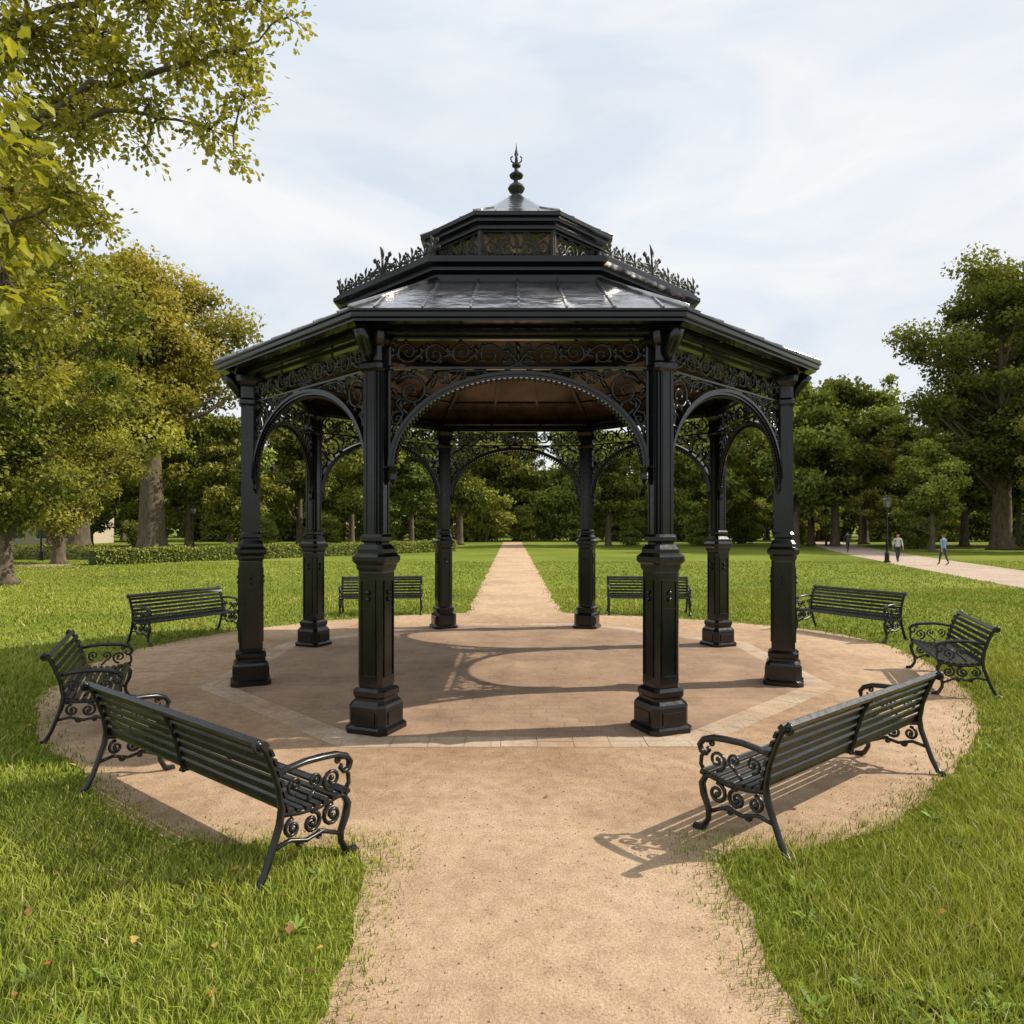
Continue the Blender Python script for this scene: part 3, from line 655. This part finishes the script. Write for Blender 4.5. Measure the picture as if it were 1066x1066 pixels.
cl=[(-8.3,.8,10.7,1.1),(-7.4,1.2,10.9,1.0),(-6.2,.6,11.1,.85),(-5.2,.8,11.2,.7),(-4.4,.9,11.3,.5),(-5.4,.5,10.35,.7),(-4.5,.9,10.2,.42),(-4.6,.8,9.55,.42),(-5.2,.8,9.0,.5),(-4.75,.7,8.5,.25),(-6.2,.8,9.35,.55),(-6.35,.9,8.75,.3),(-6.8,.6,10.0,.7),
 (-7.4,.8,8.9,.6),(-7.9,1,8.0,.7),(-8.6,1,9.0,.9),(-9,1,7.4,.9),(-7.3,1.1,7.5,.45),(-9.3,1.2,10.6,1.2),(-10.2,1,9.2,1.2),(-10.5,1.2,11.8,1.3),(-8.8,1,12.2,1.2),(-7,1,12.4,1.0),(-5.6,1,12.5,.9),(-11.5,2,8,1.2),(-12.5,0,10,1.4),(-13,3,12,1.5),(-14.5,1.5,11,1.5),(-12,1,13.5,1.5),
 (-8.2,1.6,9.9,.9),(-7.6,2.0,10.0,.8),(-8.4,2.2,8.4,.8),(-9.2,1.8,6.6,.8),(-8.6,1.5,5.9,.6),(-7.9,1.4,6.9,.5),(-6.0,1.6,10.6,.6),(-5.0,1.4,10.7,.5),(-8.6,1.6,4.9,.6),(-3.9,.9,11.0,.3),(-8.0,1.5,6.0,.4)]
limbs=[([(-13,1.5,5.5),(-10.6,1.1,7.6),(-8.6,.9,9.0),(-7.2,.8,9.75),(-6.0,.8,10.0),(-5.1,.8,10.3),(-4.4,.9,10.6)],.11),
 ([(-8.6,.9,9.0),(-7.0,.8,9.3),(-5.8,.8,9.2),(-4.8,.8,8.9)],.055),
 ([(-13,1.5,7),(-11,1.2,9.6),(-9,1,10.9),(-6.8,1,11.6),(-4.8,.9,11.3)],.12),
 ([(-13,1.5,5.5),(-10.5,1.1,6.8),(-9,1,7.4),(-7.8,1,7.9)],.08),([(-13,1.5,8),(-13.5,1.5,11),(-13,1,13)],.12),([(-13,1.5,5),(-11,1.5,5.8),(-9,1.6,6.1)],.06)]
near_tree('oak_tree',(-13,1.5),11,limbs,cl,.115,23,(.12,.145,.018),(.45,.43,.07),21,.32,21,.30)
cl=[(-3.75,-6.2,4.95,.3),(-3.9,-6.3,4.5,.3),(-3.62,-6.15,4.35,.2),(-3.75,-6.1,3.95,.25),(-3.95,-6.0,5.5,.45),(-4.5,-6,5,.6),(-4.7,-6,4.2,.5),(-5.4,-6,5.5,.8),(-6.2,-6,6,.9),(-7,-5,6.5,1.0),(-8,-6,6.5,1.1),(-7.3,-7,5.5,.9),(-4.1,-6.1,6.1,.45),(-4.8,-5.8,6.5,.6)]
limbs=[([(-7.5,-5.8,3.5),(-6,-6,5.2),(-4.8,-6.05,5.4),(-4.0,-6.1,5.0),(-3.75,-6.15,4.4),(-3.7,-6.1,3.9)],.05),([(-7.5,-5.8,4),(-6.2,-5.9,6),(-4.4,-5.9,6.4)],.05)]
near_tree('maple_tree',(-7.5,-5.8),6.5,limbs,cl,.13,11,(.17,.20,.018),(.46,.45,.06),23,.16,12,.2)
# ------------------------------------------------------------ HEDGE
def hedge(name,p0,p1,w,h):
    p0=np.array(p0);p1=np.array(p1);L=np.linalg.norm(p1-p0);t=(p1-p0)/L;nv=np.array([-t[1],t[0]])
    n=int(L*700); u=rng.random(n)*L; face=rng.random(n)
    off=np.where(face<.4,(rng.random(n)-.5)*w,np.where(face<.7,-w/2,w/2)); z=np.where(face<.4,h,rng.random(n)*h)
    wv=.05*np.sin(u*1.9)+.04*np.sin(u*4.3); off=off*(1+wv)+rng.normal(size=n)*.04; z=z*(1+wv)+rng.normal(size=n)*.035
    c=np.stack([p0[0]+t[0]*u+nv[0]*off,p0[1]+t[1]*u+nv[1]*off,np.maximum(z,.02)],1)
    tt=rng.random((n,1)); col=np.array([.13,.16,.03])*(1-tt)+np.array([.40,.39,.10])*tt
    V,l,s_,C=leafcloud(c,randdir(n),randdir(n)+np.array([0,0,.6]),.09+.09*rng.random(n),col,RH,RHF)
    mb=MB(); A=p0+nv*w*.42;B=p0-nv*w*.42;Cc=p1-nv*w*.42;D=p1+nv*w*.42; hh=h*.93
    mb.add([(*A,0),(*B,0),(*Cc,0),(*D,0),(*A,hh),(*B,hh),(*Cc,hh),(*D,hh)],[(4,5,6,7),(0,1,5,4),(1,2,6,5),(2,3,7,6),(3,0,4,7)])
    me=join_parts(name,mb,V,l,s_,C,M_FAR); me.materials[0]=simple('hedge_core',(.06,.08,.02)); return obj(name,me)
hedge('hedge',(-23,27),(-5,47),1.1,.8)
hedge('hedge',(-60,33),(-26,33.5),1.1,.8)
# ------------------------------------------------------------ BUILDINGS
def house(name,x,y,w,d,h,wall,roofc,nf,nb,rz=0,roofh=3):
    e=empty(name,(x,y,0),rz); mb=MB()
    mb.add([(-w/2,-d/2,0),(w/2,-d/2,0),(w/2,d/2,0),(-w/2,d/2,0),(-w/2,-d/2,h),(w/2,-d/2,h),(w/2,d/2,h),(-w/2,d/2,h)],[(0,1,5,4),(1,2,6,5),(2,3,7,6),(3,0,4,7)])
    obj('walls',mb.mesh('walls',[wall]),e)
    mb=MB(); o_=.4; mb.add([(-w/2-o_,-d/2-o_,h),(w/2+o_,-d/2-o_,h),(w/2+o_,d/2+o_,h),(-w/2-o_,d/2+o_,h),(-w/2+2,0,h+roofh),(w/2-2,0,h+roofh)],[(0,1,5,4),(2,3,4,5),(1,2,5),(3,0,4),(3,2,1,0)])
    obj('roof',mb.mesh('roof',[roofc]),e)
    mb=MB(); g=MB(); fh=h/nf
    for f in range(nf):
        for i in range(nb):
            cx=-w/2+w*(i+.5)/nb; cz=fh*(f+.52); ww=.55; hh=fh*.27
            g.add([(cx-ww,-d/2-.01,cz-hh),(cx+ww,-d/2-.01,cz-hh),(cx+ww,-d/2-.01,cz+hh),(cx-ww,-d/2-.01,cz+hh)],[(0,1,2,3)])
            for a,b,c_,dd in ((cx,cz+hh+.06,1.4,.14),(cx,cz-hh-.06,1.4,.14),(cx,cz,.07,2*hh),(cx-ww-.06,cz,.12,2*hh),(cx+ww+.06,cz,.12,2*hh)): mb.box((a,-d/2-.05,b),(c_,.1,dd))
    mb.box((0,-d/2-.06,h-.15),(w+.2,.16,.25)); 
    obj('windows',g.mesh('windows',[simple('window_glass',(.03,.04,.05),.1)]),e); obj('window_frames',mb.mesh('window_frames',[simple('stone_trim',(.6,.56,.48))]),e)
    g=MB(); g.add([(-.6+w*.02,-d/2-.02,0),(.6+w*.02,-d/2-.02,0),(.6+w*.02,-d/2-.02,2.2),(-.6+w*.02,-d/2-.02,2.2)],[(0,1,2,3)]); obj('door',g.mesh('door',[simple('door_wood',(.1,.05,.03))]),e)
M_CREAM=simple('cream_render',(.50,.43,.32),.9,.08); M_BRICK=simple('red_brick',(.34,.17,.11),.9,.2,3); M_SLATE=simple('slate',(.12,.10,.10),.7)
house('cream_house',-59,70,20,9,5.4,M_CREAM,M_SLATE,2,8,.12)
house('brick_house',-31,92,14,9,11,M_BRICK,M_SLATE,4,6,.05)
# ------------------------------------------------------------ LAMPS
def lamp_mesh():
    mb=MB(); C=[(math.cos(2*pi*i/10),math.sin(2*pi*i/10)) for i in range(10)]
    mb.loft(C,[(.19,0),(.19,.08),(.13,.12),(.12,.5),(.14,.53),(.09,.6),(.055,.7),(.05,1.5),(.065,1.52),(.045,1.56),(.04,3.0),(.07,3.04),(.07,3.08),(.04,3.12),(.06,3.2)],0)
    mb.tube([(-.28,0,2.85),(.28,0,2.85)],.015,6)
    S4=[(1,1),(-1,1),(-1,-1),(1,-1)]
    mb.loft(S4,[(.10,3.22),(.185,3.62)],1)
    for x,y in S4: mb.tube([(x*.1,y*.1,3.22),(x*.19,y*.19,3.62)],.014,4)
    mb.loft(S4,[(.22,3.62),(.22,3.65),(.1,3.78),(.06,3.8),(.05,3.86),(.01,3.95)],0)
    return mb.mesh('street_lamp',[M_IRON,simple('lamp_glass',(.16,.16,.15),.15)])
LM=lamp_mesh()
for x,y in ((21.9,29.5),(-29.2,32),(-28,50),(33,62)): obj('street_lamp',LM,None,(x,y,0))
# ------------------------------------------------------------ PEOPLE
def person(loc,heading,h,shirt,trous,hair,step=.22,phase=1):
    bm_v=[];ed=[];rad=[]
    def v(x,y,z,r,par=None):
        bm_v.append((x,y,z)); rad.append(r); i=len(bm_v)-1
        if par is not None: ed.append((par,i))
        return i
    pel=v(0,0,.95,.125); wa=v(0,.0,1.10,.115,pel); ch=v(0,.0,1.32,.14,wa); sh=v(0,0,1.44,.10,ch); nk=v(0,.0,1.50,.05,sh); nk2=v(0,.01,1.555,.05,nk)
    hd=v(0,.015,1.62,.082,nk2); hd2=v(0,.012,1.70,.085,hd); 
    for s in (1,-1):
        f=s*phase
        hp=v(s*.09,0,.90,.095,pel); kn=v(s*.095,f*step*.55+.02,.49,.06,hp); an=v(s*.09,f*step-(.06 if f<0 else 0),.10+(.05 if f<0 else 0),.038,kn); 
        to=v(s*.1,f*step+.13,.035,.032,an); 
        sj=v(s*.19,0,1.42,.058,sh); el=v(s*.24,-f*.07-.02,1.14,.042,sj); wr=v(s*.24,-f*.16+.04,.90,.027,el); pm=v(s*.235,-f*.18+.05,.83,.028,wr)
        for q in range(4): 
            b_=v(s*.235+0,-f*.18+.025+q*.017,.775,.009,pm); v(s*.22,-f*.18+.03+q*.016,.735+.006*abs(q-1.5),.008,b_)
        t=v(s*.225,-f*.18+.095,.81,.010,pm); v(s*.215,-f*.18+.105,.775,.009,t)
    me=bpy.data.meshes.new('pedestrian'); me.from_pydata(bm_v,ed,[]); o=bpy.data.objects.new('pedestrian_tmp',me); scene.collection.objects.link(o)
    md=o.modifiers.new('skin','SKIN'); 
    for i,sv in enumerate(me.skin_vertices[0].data): sv.radius=(rad[i],rad[i]*.8 if i in (0,1,2,3) else rad[i]); sv.use_root=(i==0)
    ss=o.modifiers.new('s','SUBSURF'); ss.levels=2; ss.render_levels=2
    dg=bpy.context.evaluated_depsgraph_get(); m2=bpy.data.meshes.new_from_object(o.evaluated_get(dg)); bpy.data.objects.remove(o)
    m2.name='pedestrian'; m2.materials.clear()
    mats=[simple('shirt',shirt,.9,.1),simple('trousers',trous,.9,.15),simple('skin',(.45,.27,.2),.6,.05),simple('hair',hair,.8,.1),simple('shoes',(.03,.03,.03),.5)]
    for m_ in mats: m2.materials.append(m_)
    for p in m2.polygons:
        c=p.center; p.use_smooth=True
        if c.z>1.52: k=3 if (c.z>1.715 or (c.y<.005 and c.z>1.6)) else 2
        elif c.z<.10: k=4
        elif abs(c.x)>.185 and c.z<.92: k=2
        elif c.z<.96: k=1
        elif c.z>1.48: k=2
        else: k=0
        p.material_index=k
    mb=MB(); mb.blob((0,.1,1.635),.014,0); mb.blob((.032,.088,1.665),.010,1);mb.blob((-.032,.088,1.665),.010,1); mb.blob((.085,.01,1.64),.02,0,(.4,.8,1.2));mb.blob((-.085,.01,1.64),.02,0,(.4,.8,1.2)); mb.box((0,.092,1.595),(.04,.008,.008),2)
    root=obj('pedestrian',m2,None,loc,heading,(h/1.78,)*3)
    obj('face',mb.mesh('face',[mats[2],mats[4],simple('lips',(.35,.12,.1))]),root)
person((22.75,29.9,.004),2.9,1.70,(.50,.50,.50),(.03,.035,.05),(.04,.025,.015))
person((23.4,26.6,.004),.25,1.72,(.18,.26,.40),(.05,.05,.07),(.06,.04,.02),.2,-1)
person((-39,48,0),1.2,1.7,(.5,.06,.05),(.04,.04,.06),(.03,.02,.01))
person((26.6,44,.004),-.1,1.7,(.04,.04,.05),(.03,.03,.04),(.03,.02,.01))
# ------------------------------------------------------------ LIGHT, WORLD
el=math.radians(40); az=math.radians(82)
sd=Vector((math.sin(az)*math.cos(el),math.cos(az)*math.cos(el),math.sin(el)))
L=bpy.data.lights.new('sun','SUN'); L.energy=5.0; L.angle=math.radians(.5); L.color=(1,.91,.77)
lo=bpy.data.objects.new('sun',L); scene.collection.objects.link(lo); lo.rotation_euler=(-sd).to_track_quat('-Z','Y').to_euler()
w=bpy.data.worlds.new('World'); scene.world=w; w.use_nodes=True; nt=w.node_tree; bg=nt.nodes['Background']
sky=nt.nodes.new('ShaderNodeTexSky'); sky.sky_type='NISHITA'; sky.sun_disc=False; sky.sun_elevation=el; sky.sun_rotation=az; sky.air_density=1.0; sky.dust_density=1.2
tc=nt.nodes.new('ShaderNodeTexCoord'); mp=N(nt,'ShaderNodeMapping'); mp.inputs['Scale'].default_value=(1.1,1.1,3.0); mp.inputs['Location'].default_value=(.4,.2,.6); mp.inputs['Rotation'].default_value=(0,.25,.3); nt.links.new(tc.outputs['Generated'],mp.inputs[0])
n=N(nt,'ShaderNodeTexNoise',Scale=1.6,Detail=4,Roughness=.5,Distortion=.3); nt.links.new(mp.outputs[0],n.inputs['Vector'])
r=ramp(nt,[(.25,(.86,.86,.86)),(.6,(1,1,1))]); nt.links.new(n.outputs[0],r.inputs[0])
n2=N(nt,'ShaderNodeTexNoise',Scale=3.0,Detail=6,Roughness=.55,Distortion=.5); nt.links.new(mp.outputs[0],n2.inputs['Vector'])
r2=ramp(nt,[(.34,(7.4,8.2,9.2)),(.60,(9.3,9.45,9.65))]); nt.links.new(n2.outputs[0],r2.inputs[0])
c=mixc(nt,r.outputs[0],sky.outputs[0],r2.outputs[0]); nt.links.new(c,bg.inputs[0]); bg.inputs[1].default_value=.1
# ------------------------------------------------------------ CAMERA
cd=bpy.data.cameras.new('camera'); cam=bpy.data.objects.new('camera',cd); scene.collection.objects.link(cam); scene.camera=cam
cam.location=(0,-11.2,2.2); cam.rotation_euler=(pi/2,0,0); cd.lens=24.5; cd.sensor_width=36; cd.shift_y=.0125; cd.clip_end=5000; cd.clip_start=.05
scene.view_settings.view_transform='Standard'; scene.view_settings.look='None'; scene.view_settings.exposure=0
